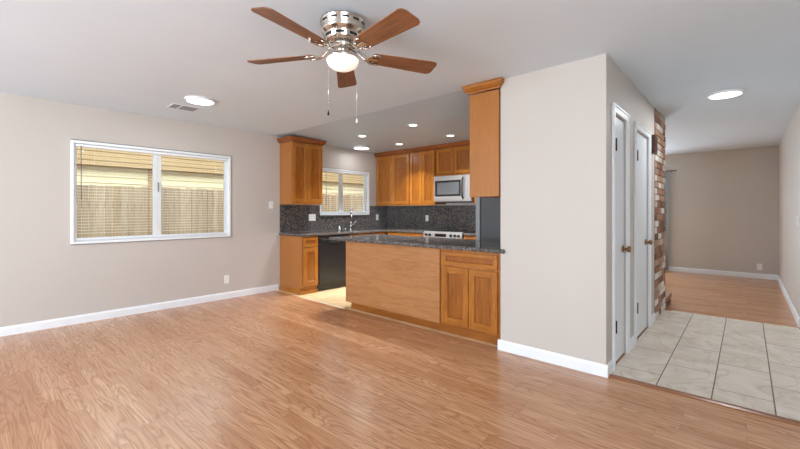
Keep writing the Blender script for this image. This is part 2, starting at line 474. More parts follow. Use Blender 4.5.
for a, b in ((3.912, 4.198), (4.998, 5.25)):
    add_prism(bm, [(XH, 0), (XH + th, 0), (XH + th, hb * .78), (XH + th * .45, hb), (XH, hb)], 'Y', a, b)
struct('baseboard_hall', bm, M['trim'], 'short white baseboards between the closet doors')
baseboard('baseboard_far', 'X', -1.4, XRW, YF, -1, label='white baseboard along the far wall')
baseboard('baseboard_right', 'Y', 6.0, YF - 0.014, XRW, -1, label='white baseboard along the right wall')

# wood reducer between laminate and tile
bm = bmesh.new()
add_prism(bm, [(3.225, 0), (3.232, 0.008), (3.25, 0.013), (3.275, 0.013), (3.287, 0.009), (3.292, 0)], 'X', XH + 0.016, XR)
struct('trim_1', bm, M['reducer'], 'brown wood reducer strip where laminate meets tile')
bm = bmesh.new()
add_prism(bm, [(3.24, 0), (3.25, 0.007), (3.285, 0.007), (3.295, 0)], 'X', -4.9, -3.85)
struct('trim_2', bm, M['threshold'], 'pale threshold strip at the kitchen floor')
bm = bmesh.new()
add_prism(bm, [(5.885, 0), (5.89, 0.006), (5.915, 0.006), (5.925, 0)], 'X', XH + 0.09, XRW - 0.016)
struct('trim_3', bm, M['tile'], 'edge of the entry tile at the far room')

# ------------------------------------------------------------------ windows (frame, sashes, panes)
def make_window(name, wy0, wy1, wz0, wz1, mid, label, sill):
    bm = bmesh.new()
    xa, xb, f = XL - 0.13, XL + 0.012, 0.03
    add_box(bm, (xa, wy0, wz0), (xb, wy0 + f, wz1), 0.003); add_box(bm, (xa, wy1 - f, wz0), (xb, wy1, wz1), 0.003)
    add_box(bm, (xa, wy0 + f, wz0), (xb, wy1 - f, wz0 + f), 0.003); add_box(bm, (xa, wy0 + f, wz1 - f), (xb, wy1 - f, wz1), 0.003)
    w = struct(name, bm, M['vinyl'], label)
    for (a, b, xo, sl, sr) in ((wy0 + f, mid - 0.0005, -0.045, 0.03, 0.046), (mid + 0.0005, wy1 - f, -0.045, 0.046, 0.046)):
        bm = bmesh.new()
        x0, x1 = XL + xo - 0.014, XL + xo + 0.014
        z0, z1 = wz0 + f, wz1 - f
        s = 0.036
        add_box(bm, (x0, a, z0), (x1, a + sl, z1), 0.003); add_box(bm, (x0, b - sr, z0), (x1, b, z1), 0.003)
        add_box(bm, (x0, a + sl, z0), (x1, b - sr, z0 + s), 0.003); add_box(bm, (x0, a + sl, z1 - s), (x1, b - sr, z1), 0.003)
        sa = obj('window_sash', bm, M['vinyl'], w)
        box('window_pane', (XL + xo - 0.003, a + sl, z0 + s), (XL + xo + 0.003, b - sr, z1 - s), M['pane'], sa)
    bm = bmesh.new(); add_box(bm, (XL - 0.0305, mid + 0.004, 1.5), (XL - 0.022, mid + 0.018, 1.62), 0.003)
    if sill == 0: obj('sash_latch', bm, M['slotgrey'], w, 'grey sash latch')
    else: bm.free()
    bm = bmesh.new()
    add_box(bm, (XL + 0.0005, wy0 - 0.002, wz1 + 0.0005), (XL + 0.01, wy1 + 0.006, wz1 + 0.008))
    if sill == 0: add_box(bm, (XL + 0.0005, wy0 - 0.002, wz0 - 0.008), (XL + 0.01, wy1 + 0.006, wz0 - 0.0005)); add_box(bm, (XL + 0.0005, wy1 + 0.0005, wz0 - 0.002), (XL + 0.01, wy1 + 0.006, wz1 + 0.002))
    obj('frame_shadow_line', bm, M['slotgrey'], w, 'thin grey strip painted as the shadow line around the frame')  # grey strips stand in for the shadow line along the frame edge
    return w
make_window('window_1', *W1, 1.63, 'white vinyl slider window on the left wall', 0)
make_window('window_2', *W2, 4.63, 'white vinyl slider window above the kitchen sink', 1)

def make_blind(label, wy0, wy1, wz0, wz1, wand_y, pitch=0.034):
    t = thing('window_blind', label, 'blind', (XL - 0.008, (wy0 + wy1) / 2, wz0))
    w = (wy1 - wy0) / 2 - 0.043
    h = wz1 - wz0
    box('headrail', (-0.016, -w, h - 0.066), (0.02, w, h - 0.039), M['vinyl'], t, 0.002)
    bm = bmesh.new()
    n = int((h - 0.15) / pitch)
    for i in range(n):
        z = h - 0.085 - i * pitch
        t0 = bmesh.new()
        prof = [(-0.0105, -0.0012), (0, 0.0010), (0.0105, -0.0012)]
        v = [[t0.verts.new((x, s * w, z + dz)) for x, dz in prof] + [t0.verts.new((x, s * w, z + dz - 0.0012)) for x, dz in prof[::-1]] for s in (-1, 1)]
        k = len(v[0])
        for q in range(k): t0.faces.new((v[0][q], v[0][(q + 1) % k], v[1][(q + 1) % k], v[1][q]))
        t0.faces.new(v[0]); t0.faces.new(v[1][::-1])
        bmesh.ops.recalc_face_normals(t0, faces=t0.faces[:])
        merge(bm, t0)
    obj('slats', bm, M['slat'], t)
    box('bottom_rail', (-0.013, -w, 0.042), (0.013, w, 0.056), M['vinyl'], t, 0.002)
    bm = bmesh.new()
    yy = wand_y - (wy0 + wy1) / 2
    add_tube(bm, [(0.03, yy, h - 0.06), (0.032, yy, h - 0.5), (0.03, yy, h - 0.66)], 0.004, 6)
    obj('tilt_wand', bm, M['wand'], t)
    for s in (-0.8, 0.02, 0.8):
        bm = bmesh.new()
        add_tube(bm, [(0.0138, s * w, h - 0.066), (0.0138, s * w, 0.05)], 0.0008, 5)
        obj('ladder_cord', bm, M['slat'], t)
make_blind('open white mini blind over the large left window', *W1, 0.865)
make_blind('open white mini blind over the window above the kitchen sink', *W2, 4.25)

# ------------------------------------------------------------------ outside the windows
sbox('ground', (-12, -4, -0.35), (XL - 0.14, 17, -0.25), M['soil'])
fx = -7.25
fence = thing('wooden_fence', 'weathered vertical board fence outside the left windows', 'fence', (fx, 3.5, -0.25))
bm = bmesh.new()
y = -5.4
while y < 12.0:
    w = random.uniform(0.085, 0.10)
    add_box(bm, (-0.012 + random.uniform(-.006, .006), y, 0.02), (0.008, y + w - 0.006, 1.895 + random.uniform(-.012, .012)), 0.003, 1, random.randrange(4))
    y += w
obj('boards', bm, [M['fence%d' % i] for i in range(4)], fence)
for z in (0.35, 1.55): box('fence_rail', (-0.06, -5.4, z), (-0.02, 12.0, z + 0.09), M['fence1'], fence, 0.004)
box('fence_post', (0.012, -1.51, 0.0), (0.03, -1.44, 1.89), M['fence3'], fence, 0.004)
nh = thing('neighbour_house', 'cream lap sided house with tan eave behind the fence', 'house', (-8.7, 3.5, -0.25))
bm = bmesh.new()
nrow, ph = 24, 0.112
for i in range(nrow):
    z = i * ph
    add_prism(bm, [(-0.2, z), (0.034, z), (0.0, z + ph), (-0.2, z + ph)], 'Y', -6.5, 13.0)
obj('lap_siding', bm, M['siding'], nh)
EZ = 2.31
bm = bmesh.new()
add_box(bm, (-0.3, -6.6, EZ), (0.22, 13.1, EZ + 0.06))
for k in range(5): add_box(bm, (0.22, -6.6, EZ + k * 0.08), (0.245 + k * 0.004, 13.1, EZ + 0.072 + k * 0.08), 0.003)
add_box(bm, (-0.3, -6.6, EZ + 0.06), (0.22, 13.1, EZ + 0.4))
obj('eave', bm, M['soffit'], nh)
bm = bmesh.new(); add_prism(bm, [(-0.4, EZ + 0.41), (0.28, EZ + 0.41), (0.28, EZ + 0.45), (-0.4, EZ + 0.8)], 'Y', -6.7, 13.2)
obj('roof_edge', bm, M['fence1'], nh)
bm = bmesh.new()
add_box(bm, (0.035, -1.13, 0), (0.06, -1.045, EZ - 0.002), 0.004)
obj('corner_trim', bm, M['soffit'], nh)

# ------------------------------------------------------------------ closet doors
def closet_door(name, tname, d, knob_y, label):
    y0, y1, z0, z1 = d
    bm = bmesh.new()
    x1 = XH - 0.012
    add_box(bm, (x1 - 0.035, y0 + 0.006, 0.012), (x1, y1 - 0.006, z1 - 0.006), 0.002)
    dr = struct(name, bm, M['door'], label)
    for z in (0.33, 1.78):
        bm = bmesh.new()
        add_box(bm, (x1 + 0.001, y0 + 0.006, z - 0.045), (x1 + 0.004, y0 + 0.034, z + 0.045), 0.001)
        add_tube(bm, [(XH + 0.018, y0 + 0.002, z - 0.05), (XH + 0.018, y0 + 0.002, z + 0.05)], 0.007, 10)
        add_box(bm, (x1 + 0.001, y0 + 0.003, z - 0.045), (XH + 0.018, y0 + 0.006, z + 0.045))
        obj('door_hinge', bm, M['hinge'], dr, 'dark bronze hinge')
    bm = bmesh.new()
    R = Matrix.Translation((x1, knob_y, 0.925)) @ Matrix.Rotation(PI / 2, 4, 'Y')
    add_lathe(bm, [(0.0, 0.0), (0.030, 0.0), (0.031, 0.004), (0.026, 0.010), (0.012, 0.013), (0.010, 0.030), (0.016, 0.036), (0.026, 0.044), (0.028, 0.054), (0.024, 0.063), (0.0, 0.067)], 24, mtx=R)
    obj('door_knob', bm, M['bronze'], dr, 'brass door knob')
    # casing with a stepped profile
    bm = bmesh.new()
    cw = 0.066
    add_box(bm, (XH, y0 - cw, 0), (XH + 0.016, y0 - 0.002, z1 + cw), 0.004); add_box(bm, (XH, y1 + 0.002, 0), (XH + 0.016, y1 + cw, z1 + cw), 0.004)
    add_box(bm, (XH, y0 - 0.002, z1 + 0.002), (XH + 0.016, y1 + 0.002, z1 + cw), 0.004)
    add_box(bm, (XH + 0.016, y0 - cw, 0), (XH + 0.022, y0 - cw + 0.02, z1 + cw), 0.003); add_box(bm, (XH + 0.016, y1 + cw - 0.02, 0), (XH + 0.022, y1 + cw, z1 + cw), 0.003)
    add_box(bm, (XH + 0.016, y0 - cw + 0.02, z1 + cw - 0.02), (XH + 0.022, y1 + cw - 0.02, z1 + cw), 0.003)
    struct(tname, bm, M['trim'], 'white casing around the ' + label.split(' ', 1)[1])
    # dark closet inside, floor strip
    sbox(tname + '_threshold', (XH - 0.118, y0, -0.02), (XH - 0.004, y1, 0.006), M['reducer'])
closet_door('door_1', 'trim_4', D1, 3.792, 'narrow white closet door nearest the partition corner')
closet_door('door_2', 'trim_5', D2, 4.80, 'wider white closet door beside the brick column')

# ------------------------------------------------------------------ brick column and hearth
bc = thing('brick_column', 'floor to ceiling whitewashed red brick column at the end of the hall wall', 'brick column', (-1.15, 5.63, 0))
box('mortar_core', (-0.36, -0.355, 0), (0.362, 0.36, H), M['mortar'], bc)
bm = bmesh.new()
ph, bl = 0.0762, 0.205
z, row = 0.004, 0
while z + 0.064 < H:
    yy = -0.355 - (0.0 if row % 2 == 0 else bl / 2)
    while yy < 0.37:
        a, b = max(yy + 0.005, -0.355), min(yy + bl - 0.005, 0.372)
        if b - a > 0.03:
            add_box(bm, (0.34, a, z), (0.372 + random.uniform(-.003, .004), b, z + 0.065), 0.004, 1, random.choices(range(6), (5, 5, 6, 3, 3, 4))[0])
        yy += bl
    xx = -0.36 - (bl / 2 if row % 2 == 0 else 0)
    while xx < 0.33:
        a, b = max(xx + 0.005, -0.36), min(xx + bl - 0.005, 0.334)
        if b - a > 0.03: add_box(bm, (a, 0.34, z), (b, 0.372 + random.uniform(-.003, .004), z + 0.065), 0.004, 1, random.randrange(6))
        xx += bl
    z += ph; row += 1
obj('bricks', bm, [M['brick%d' % i] for i in range(6)], bc)
he = thing('brick_hearth', 'low red brick hearth end behind the brick column', 'hearth', (-1.1, 6.22, 0))
box('hearth_base', (-0.4, -0.195, 0), (0.325, 0.23, 0.075), M['brick3'], he, 0.004)
bm = bmesh.new()
for k in range(4): add_box(bm, (-0.4 + k * 0.186, -0.20, 0.078), (-0.4 + k * 0.186 + 0.176, 0.24, 0.135), 0.005, 1, k % 2)
obj('hearth_bricks', bm, [M['brick0'], M['brick1']], he)

# ------------------------------------------------------------------ cabinets
DT = 0.02
def add_shaker(bm, x0, x1, z0, z1, yf, rail=0.062, rec=0.011, slab=False):
    """door front with its face at yf (facing -Y): 0 = stiles, 1 = rails, 2 = recessed panel"""
    g = 0.002
    yb = yf + DT
    add_box(bm, (x0, yf, z0), (x0 + rail, yb, z1), g, 1, 0); add_box(bm, (x1 - rail, yf, z0), (x1, yb, z1), g, 1, 0)
    add_box(bm, (x0 + rail, yf, z0), (x1 - rail, yb, z0 + rail), g, 1, 1); add_box(bm, (x0 + rail, yf, z1 - rail), (x1 - rail, yb, z1), g, 1, 1)
    # inner bead
    b = 0.008
    add_box(bm, (x0 + rail, yf + 0.005, z0 + rail), (x0 + rail + b, yb, z1 - rail), 0.002, 1, 2); add_box(bm, (x1 - rail - b, yf + 0.005, z0 + rail), (x1 - rail, yb, z1 - rail), 0.002, 1, 2)
    add_box(bm, (x0 + rail + b, yf + 0.005, z0 + rail), (x1 - rail - b, yb, z0 + rail + b), 0.002, 1, 2); add_box(bm, (x0 + rail + b, yf + 0.005, z1 - rail - b), (x1 - rail - b, yb, z1 - rail), 0.002, 1, 2)
    add_box(bm, (x0 + rail + b, yf + rec, z0 + rail + b), (x1 - rail - b, yb, z1 - rail - b), 0, 1, 2)
WD = [M['cab'], M['cabx'], M['panel']]
def shaker(parent, name, x0, x1, z0, z1, yf=-DT, rail=0.062):
    bm = bmesh.new(); add_shaker(bm, x0, x1, z0, z1, yf, rail)
    return obj(name, bm, WD, parent)

def crown_poly(o=0.0):
    return [(0, 0), (-0.012, 0.0), (-0.016, 0.012), (-0.03, 0.02), (-0.045, 0.045), (-0.05, 0.062), (-0.05, 0.075), (0, 0.075)]
def add_crown(bm, x0, x1, y0, y1, z, left=True, right=True, front=True):
    """mitred crown built as stacked frusta around a cabinet top (local: front -Y)"""
    prof = [(0.004, 0), (0.012, 0.0), (0.016, 0.012), (0.028, 0.02), (0.044, 0.045), (0.05, 0.062), (0.05, 0.075)]
    t = bmesh.new()
    rings = []
    for d, dz in prof:
        a = x0 - (d if left else 0); b = x1 + (d if right else 0); f = y0 - (d if front else 0)
        rings.append([t.verts.new(p) for p in ((a, f, z + dz), (b, f, z + dz), (b, y1, z + dz), (a, y1, z + dz))])
    for u, v in zip(rings, rings[1:]):
        for k in range(4): t.faces.new((u[k], u[(k + 1) % 4], v[(k + 1) % 4], v[k]))
    t.faces.new(rings[0][::-1]); t.faces.new(rings[-1])
    bmesh.ops.recalc_face_normals(t, faces=t.faces[:])
    merge(bm, t)

def wall_cabinet(label, loc, rotz, w, d, h, seams, left_end=False, crown=(False, False), rail=0.058):
    """seams: list of (x0, x1) doors; origin at left front bottom corner"""
    t = thing('wall_cabinet', label, 'kitchen cabinet', loc, rotz, None)
    bm = bmesh.new()
    gp = 0.0 if left_end else 0.007
    add_box(bm, (gp, 0.001, 0.02), (w - gp, d, h - 0.072), 0.001)
    obj('carcass', bm, [M['veneer'] if left_end else M['cab']], t)
    for a, b in seams: shaker(t, 'door', a, b, 0.028, h - 0.082, rail=rail)
    bm = bmesh.new(); add_box(bm, (0, -0.016, 0), (w, 0.004, 0.019), 0.003); 
    if left_end: add_box(bm, (-0.004, -0.016, 0), (0.012, d - 0.002, 0.019), 0.003)
    obj('light_rail', bm, M['cabx'], t)
    bm = bmesh.new(); add_crown(bm, 0, w, 0, d, h - 0.0715, crown[0], crown[1])
    obj('crown_moulding', bm, M['crown'], t)
    return t

# left wall cabinet (faces +X)
wall_cabinet('two door wall cabinet left of the kitchen window', (-5.225, 3.345, 1.357), PI / 2, 0.585, 0.332, HK - 1.357 - 0.006, [(0.012, 0.288), (0.296, 0.573)], True, (True, True))
# back run: two full-height cabinets and the short one above the microwave
YU = 5.50
wall_cabinet('two door wall cabinet in the corner right of the kitchen window', (XL + 0.004, YU, 1.357), 0, 0.896, 0.328, HK - 1.357 - 0.006, [(0.03, 0.452), (0.458, 0.885)])
wall_cabinet('two door wall cabinet between the corner cabinet and the microwave', (-4.66, YU, 1.357), 0, 0.594, 0.328, HK - 1.357 - 0.006, [(0.012, 0.294), (0.30, 0.582)])
wall_cabinet('short two door cabinet above the microwave', (-4.062, YU, 1.858), 0, 0.766, 0.328, HK - 1.858 - 0.006, [(0.02, 0.38), (0.386, 0.75)])
wall_cabinet('wall cabinet half hidden behind the tall end panel', (-3.292, YU, 1.357), 0, 0.7, 0.328, HK - 1.357 - 0.006, [(0.012, 0.345), (0.352, 0.688)])

# end cabinet beside the partition: its veneered side faces the room
t = thing('end_wall_cabinet', 'tall wall cabinet whose flat side panel meets the partition', 'kitchen cabinet', (-1.968, 3.20, 1.385))
box('side_panel', (0.0, 0.0, 0.0), (0.303, 0.02, 0.965), M['veneer'], t, 0.002)
box('carcass', (0.022, 0.0705, 0.004), (0.305, 0.66, 0.95), M['cab'], t, 0.002)
bm = bmesh.new(); add_box(bm, (0.0, 0.0705, 0.01), (0.02, 0.66, 0.95), 0.002); add_box(bm, (0.0, 0.022, 0.0), (0.303, 0.07, 0.95), 0.001)
obj('face_frame', bm, M['cab'], t)
bm = bmesh.new(); add_crown(bm, 0, 0.303, 0, 0.015, H - 1.385 - 0.0795, True, True)
obj('crown_moulding', bm, M['cabx'], t)
bm = bmesh.new()
t2 = bmesh.new(); add_shaker(t2, 0.09, 0.655, 0.03, 0.94, -DT)
merge(bm, t2, 0, Matrix.Rotation(-PI / 2, 4, 'Z') @ Matrix.Scale(-1, 4, (1, 0, 0)))
bmesh.ops.recalc_face_normals(bm, faces=bm.faces[:])
obj('door', bm, WD, t)

# base cabinets, left run (face +X), front plane x = -4.95
XB = -4.95
def base_cabinet(label, loc, rotz, w, d=0.595, seams=None, drawers=None, end=False):
    t = thing('base_cabinet', label, 'kitchen cabinet', loc, rotz)
    box('carcass', (0, 0.001, 0.1), (w, d, 0.868), M['veneer'] if end else M['cab'], t, 0.001)
    box('toe_kick', (0.002, 0.03 if end else 0.06, 0.0), (w - 0.002, d, 0.099), M['cabx'], t, 0.001)
    for a, b in drawers or []: shaker(t, 'drawer', a, b, 0.712, 0.855, rail=0.04)
    for a, b in seams or []: shaker(t, 'door', a, b, 0.125, 0.695)
    return t
b = base_cabinet('narrow base cabinet with drawer beside the dishwasher', (XB, 3.345, 0), PI / 2, 0.292, 0.604, [(0.022, 0.285)], [(0.022, 0.285)], True)
bm = bmesh.new()
add_box(bm, (-0.006, 0.0, 0.0), (0.2915, 0.0295, 0.06), 0.004); add_box(bm, (-0.008, 0.0, 0.0), (0.0015, 0.604, 0.05), 0.004)
obj('base_trim', bm, M['cabx'], b)
base_cabinet('sink base cabinet right of the dishwasher', (XB, 4.25, 0), PI / 2, 0.90, 0.604, [(0.02, 0.44), (0.446, 0.88)], [(0.02, 0.44), (0.446, 0.88)])
base_cabinet('base cabinet between the corner and the range', (-4.945, 5.19, 0), 0, 0.865, 0.635, [(0.03, 0.42), (0.43, 0.845)], [(0.03, 0.42), (0.43, 0.845)])
base_cabinet('base cabinet right of the range', (-3.3, 5.19, 0), 0, 0.6, 0.635, [(0.02, 0.58)], [(0.02, 0.58)])

# dishwasher
t = thing('dishwasher', 'black dishwasher under the left counter', 'dishwasher', (XB, 3.643, 0), PI / 2)
box('body', (0.002, 0.002, 0.10), (0.598, 0.58, 0.862), M['black'], t, 0.002)
box('door_panel', (0.004, -0.022, 0.115), (0.596, 0.0, 0.742), M['black'], t, 0.006, None, 2)
bm = bmesh.new(); add_box(bm, (0.004, -0.026, 0.748), (0.596, 0.0, 0.858), 0.006, 2)
cp = obj('control_panel', bm, M['black'], t)
bm = bmesh.new()
for k in range(5): add_box(bm, (0.07 + k * 0.035, -0.028, 0.80), (0.09 + k * 0.035, -0.0255, 0.808), 0.001)
obj('buttons', bm, M['slotgrey'], cp)
bm = bmesh.new(); add_tube(bm, [(0.2, -0.026, 0.77), (0.205, -0.045, 0.77), (0.395, -0.045, 0.77), (0.40, -0.026, 0.77)], 0.008, 8)
obj('handle', bm, M['black'], t)
box('kick_plate', (0.004, 0.02, 0.005), (0.596, 0.04, 0.099), M['black'], t, 0.002)

# peninsula cabinet (faces the room, -Y)
YN = 3.27
t = thing('peninsula_cabinet', 'peninsula base with broad plain panel, drawer and two doors', 'kitchen cabinet', (-3.83, YN, 0))
PW = XC + 0.037 + 3.83
box('carcass', (0.0, 0.0, 0.105), (PW - 0.04, 0.74, 0.868), M['cab'], t, 0.001)
box('toe_kick', (0.03, 0.045, 0.0), (PW - 0.042, 0.7, 0.1045), M['panelx'], t, 0.001)
box('back_panel', (0.0, -0.022, 0.098), (1.475, -0.001, 0.866), M['penpanel'], t, 0.002, 'broad plain wood panel with horizontal grain')
box('face_frame', (1.483, -0.008, 0.107), (PW - 0.04, -0.001, 0.866), M['cab'], t, 0.001)
bm = bmesh.new(); add_shaker(bm, 1.515, PW - 0.082, 0.71, 0.842, -0.029, 0.038); obj('drawer', bm, [M['cabx'], M['cabx'], M['panel']], t)
xm = (1.515 + PW - 0.082) / 2
shaker(t, 'door', 1.515, xm - 0.003, 0.122, 0.69, -0.029)
shaker(t, 'door', xm + 0.003, PW - 0.082, 0.122, 0.69, -0.029)

# countertops
def add_slab(bm, poly, z0, z1):
    add_prism(bm, poly, 'Z', z0, z1, 0, 0.009)
bm = bmesh.new()
add_slab(bm, [(XL + 0.002, 3.325), (-4.915, 3.325), (-4.915, 5.165), (-4.075, 5.165), (-4.075, 5.825), (XL + 0.002, 5.825)], 0.872, 0.91)
tag(obj('countertop', bm, M['granite']), 'L shaped dark granite countertop below the kitchen window', 'countertop')
bm = bmesh.new(); add_slab(bm, [(-3.3, 5.165), (-2.7, 5.165), (-2.7, 5.825), (-3.3, 5.825)], 0.872, 0.91)
tag(obj('countertop', bm, M['granite']), 'short dark granite countertop right of the range', 'countertop')
bm = bmesh.new()
add_slab(bm, [(-4.10, 3.19), (-1.607, 3.185), (-1.607, 3.21), (XC - 0.012, 3.216), (XC - 0.012, 4.10), (-4.10, 4.10)], 0.872, 0.91)
tag(obj('countertop', bm, M['granite']), 'long dark granite peninsula countertop with overhanging left end', 'countertop')

# granite backsplashes
bm = bmesh.new(); add_box(bm, (XL + 0.001, 3.345, 0.912), (XL + 0.018, 5.826, W2[2] - 0.028)); add_box(bm, (XL + 0.001, 3.345, W2[2] - 0.028), (XL + 0.018, W2[0] - 0.01, 1.355)); add_box(bm, (XL + 0.001, W2[1] + 0.01, W2[2] - 0.028), (XL + 0.018, 5.826, 1.355))
bs = tag(obj('backsplash', bm, M['granite_bs']), 'dark granite backsplash on the window wall', 'backsplash')
box('window_ledge', (XL + 0.0125, W2[0] - 0.03, W2[2] - 0.027), (XL + 0.05, W2[1] + 0.05, W2[2] - 0.003), M['granite'], bs, 0.004)
bm = bmesh.new(); add_box(bm, (XL + 0.019, 5.812, 0.912), (-2.7, 5.828, 1.355))
tag(obj('backsplash', bm, M['granite_bs']), 'dark granite backsplash behind the range', 'backsplash')

# ------------------------------------------------------------------ range, microwave, fridge
t = thing('range', 'stainless slide in range under the microwave', 'stove', (-4.07, 5.19, 0))
box('body', (0.002, 0.002, 0.02), (0.758, 0.62, 0.9), M['black'], t, 0.002)
box('cooktop', (-0.001, 0.03, 0.9005), (0.761, 0.62, 0.918), M['blackglass'], t, 0.004)
cp = None
bm = bmesh.new(); add_prism(bm, [(-0.045, 0.80), (0.0, 0.80), (0.0, 0.8995), (0.028, 0.8995), (0.028, 0.918), (-0.018, 0.918)], 'X', 0.0, 0.76)
cp = obj('control_panel', bm, M['steel'], t)
for x in (0.06, 0.135, 0.555, 0.63, 0.70):
    bm = bmesh.new()
    add_lathe(bm, [(0, 0), (0.024, 0), (0.024, 0.006), (0.019, 0.008), (0.017, 0.03), (0, 0.032)], 20, mtx=Matrix.Translation((x, -0.033, 0.86)) @ Matrix.Rotation(PI / 2 - 0.22, 4, 'X'))
    obj('knob', bm, M['black'], cp)
box('display', (0.24, -0.038, 0.835), (0.46, -0.03, 0.885), M['blackglass'], cp)
box('oven_door', (0.006, -0.03, 0.2), (0.754, 0.001, 0.79), M['steel'], t, 0.004)
bm = bmesh.new(); add_tube(bm, [(0.06, -0.031, 0.74), (0.065, -0.065, 0.74), (0.695, -0.065, 0.74), (0.70, -0.031, 0.74)], 0.011, 10)
obj('oven_handle', bm, M['steel'], t)
box('oven_window', (0.12, -0.033, 0.34), (0.64, -0.0305, 0.66), M['blackglass'], t)
box('storage_drawer', (0.006, -0.026, 0.05), (0.754, 0.001, 0.19), M['steel'], t, 0.004)

t = thing('microwave', 'stainless microwave mounted over the range', 'microwave', (-4.06, 5.425, 1.412))
box('body', (0, 0.022, 0), (0.755, 0.40, 0.44), M['steel'], t, 0.003)
box('underside_grille', (0.02, 0.04, -0.012), (0.735, 0.38, -0.0005), M['black'], t)
bm = bmesh.new()
add_box(bm, (0.003, 0.0, 0.014), (0.585, 0.021, 0.09), 0.003); add_box(bm, (0.003, 0.0, 0.36), (0.585, 0.021, 0.437), 0.003)
add_box(bm, (0.003, 0.0, 0.09), (0.03, 0.021, 0.36), 0.003); add_box(bm, (0.555, 0.0, 0.09), (0.585, 0.021, 0.36), 0.003)
dr = obj('door', bm, M['steel'], t)
bm = bmesh.new(); add_box(bm, (0.03, 0.004, 0.09), (0.555, 0.02, 0.36)); obj('door_frame_glass', bm, M['black'], dr)
box('door_window', (0.075, 0.0015, 0.125), (0.52, 0.0035, 0.325), M['mwglass'], dr)
box('control_panel', (0.59, 0.0, 0.014), (0.752, 0.021, 0.437), M['steel'], t, 0.003)
bm = bmesh.new(); add_tube(bm, [(0.60, -0.001, 0.05), (0.605, -0.035, 0.075), (0.605, -0.042, 0.22), (0.605, -0.035, 0.37), (0.60, -0.001, 0.395)], 0.013, 10)
obj('handle', bm, M['black'], t, 'black curved handle')

t = thing('refrigerator', 'dark sided refrigerator beyond the right end of the peninsula', 'refrigerator', (-1.70, 4.16, 0), -PI / 2)
# local: front -Y -> world -X ; x local -> world -Y... width along local x
FW = 0.84
box('body', (-FW, -0.70, 0.02), (0, -0.02, 1.70), M['fridge'], t, 0.006)
box('freezer_door', (-FW, -0.775, 0.06), (-FW * 0.58, -0.715, 1.70), M['fridgedoor'], t, 0.008, None, 2)
box('fridge_door', (-FW * 0.57, -0.775, 0.06), (0, -0.715, 1.70), M['fridgedoor'], t, 0.008, None, 2)
box('door_gasket', (-FW + 0.01, -0.7145, 0.07), (-0.01, -0.7005, 1.69), M['slot'], t)
for x in (-FW * 0.61, -FW * 0.54):
    bm = bmesh.new(); add_tube(bm, [(x, -0.776, 0.6), (x, -0.815, 0.62), (x, -0.815, 1.48), (x, -0.776, 1.5)], 0.011, 8)
    obj('handle', bm, M['steel'], t)

# ------------------------------------------------------------------ faucet and sink fittings
t = thing('kitchen_faucet', 'tall chrome gooseneck faucet under the kitchen window', 'faucet', (-5.43, 4.73, 0.91), math.radians(-35))
bm = bmesh.new(); add_lathe(bm, [(0, 0.012), (0.03, 0.012), (0.032, 0.001), (0, 0.001)], 24); add_lathe(bm, [(0.0, 0.14), (0.019, 0.14), (0.024, 0.012), (0, 0.012)], 24)
obj('body', bm, M['chrome'], t)
bm = bmesh.new()
pts = [(0, 0, 0.14), (0, 0, 0.34)] + [(0.06 - 0.06 * math.cos(a), 0, 0.34 + 0.06 * math.sin(a)) for a in [PI * k / 12 for k in range(1, 12)]] + [(0.12, 0, 0.335), (0.12, 0, 0.28)]
add_tube(bm, pts, 0.0125, 12)
obj('spout', bm, M['chrome'], t)
bm = bmesh.new(); add_tube(bm, [(0.12, 0, 0.285), (0.12, 0, 0.27), (0.12, 0, 0.20)], 0.016, 12, rs=[0.013, 0.017, 0.019])
obj('spray_head', bm, M['chrome'], t)
bm = bmesh.new(); add_tube(bm, [(0, 0.018, 0.085), (0, 0.05, 0.095), (0.01, 0.10, 0.16)], 0.008, 8, rs=[0.012, 0.009, 0.006])
obj('lever_handle', bm, M['chrome'], t)
t = thing('soap_dispenser', 'small white soap dispenser left of the faucet', 'soap dispenser', (-5.44, 4.47, 0.91))
bm = bmesh.new(); add_lathe(bm, [(0, 0.075), (0.012, 0.075), (0.014, 0.05), (0.018, 0.045), (0.02, 0.001), (0, 0.001)], 20); obj('body', bm, M['plastic'], t)
bm = bmesh.new(); add_tube(bm, [(0, 0, 0.0755), (0, 0, 0.09), (0.02, 0, 0.095), (0.05, 0, 0.09)], 0.006, 8); obj('pump', bm, M['chrome'], t)
bm = bmesh.new(); add_lathe(bm, [(0, 0.035), (0.014, 0.034), (0.02, 0.026), (0.02, 0.001), (0, 0.001)], 20)
o = tag(obj('sink_air_gap', bm, M['chrome']), 'short round chrome cap between soap dispenser and faucet', 'air gap cap'); o.location = (-5.44, 4.61, 0.91)

# ------------------------------------------------------------------ switches and outlets (local: wall plane y=0, facing -Y)
def plate(name, label, cat, loc, rotz, w=0.07, h=0.115, kind='outlet', gang=1, group=None):
    t = thing(name, label, cat, loc, rotz, group)
    box('cover_plate', (-w / 2 * gang, -0.006, -h / 2), (w / 2 * gang, -0.0005, h / 2), M['plastic'], t, 0.002)
    for g in range(gang):
        cx = (g - (gang - 1) / 2) * 0.048 * (1 if gang > 1 else 0) * 1.35
        if kind == 'switch':
            bm = bmesh.new(); add_box(bm, (cx - 0.016, -0.010, -0.033), (cx + 0.016, -0.0065, 0.033), 0.002); obj('rocker', bm, M['whitepaint'], t)
        else:
            for z in (-0.02, 0.02):
                bm = bmesh.new(); add_box(bm, (cx - 0.017, -0.008, z - 0.014), (cx + 0.017, -0.0062, z + 0.014), 0.001, 1, 0)
                for s in (-0.006, 0.006): add_box(bm, (cx + s - 0.0015, -0.0084, z - 0.005), (cx + s + 0.0015, -0.008, z + 0.006), 0, 1, 1)
                obj('receptacle', bm, [M['plastic'], M['slotgrey']], t)
    return t
plate('light_switch', 'white rocker switch on the left wall beside the wall cabinet', 'light switch', (XL, 3.195, 1.35), PI / 2, kind='switch')
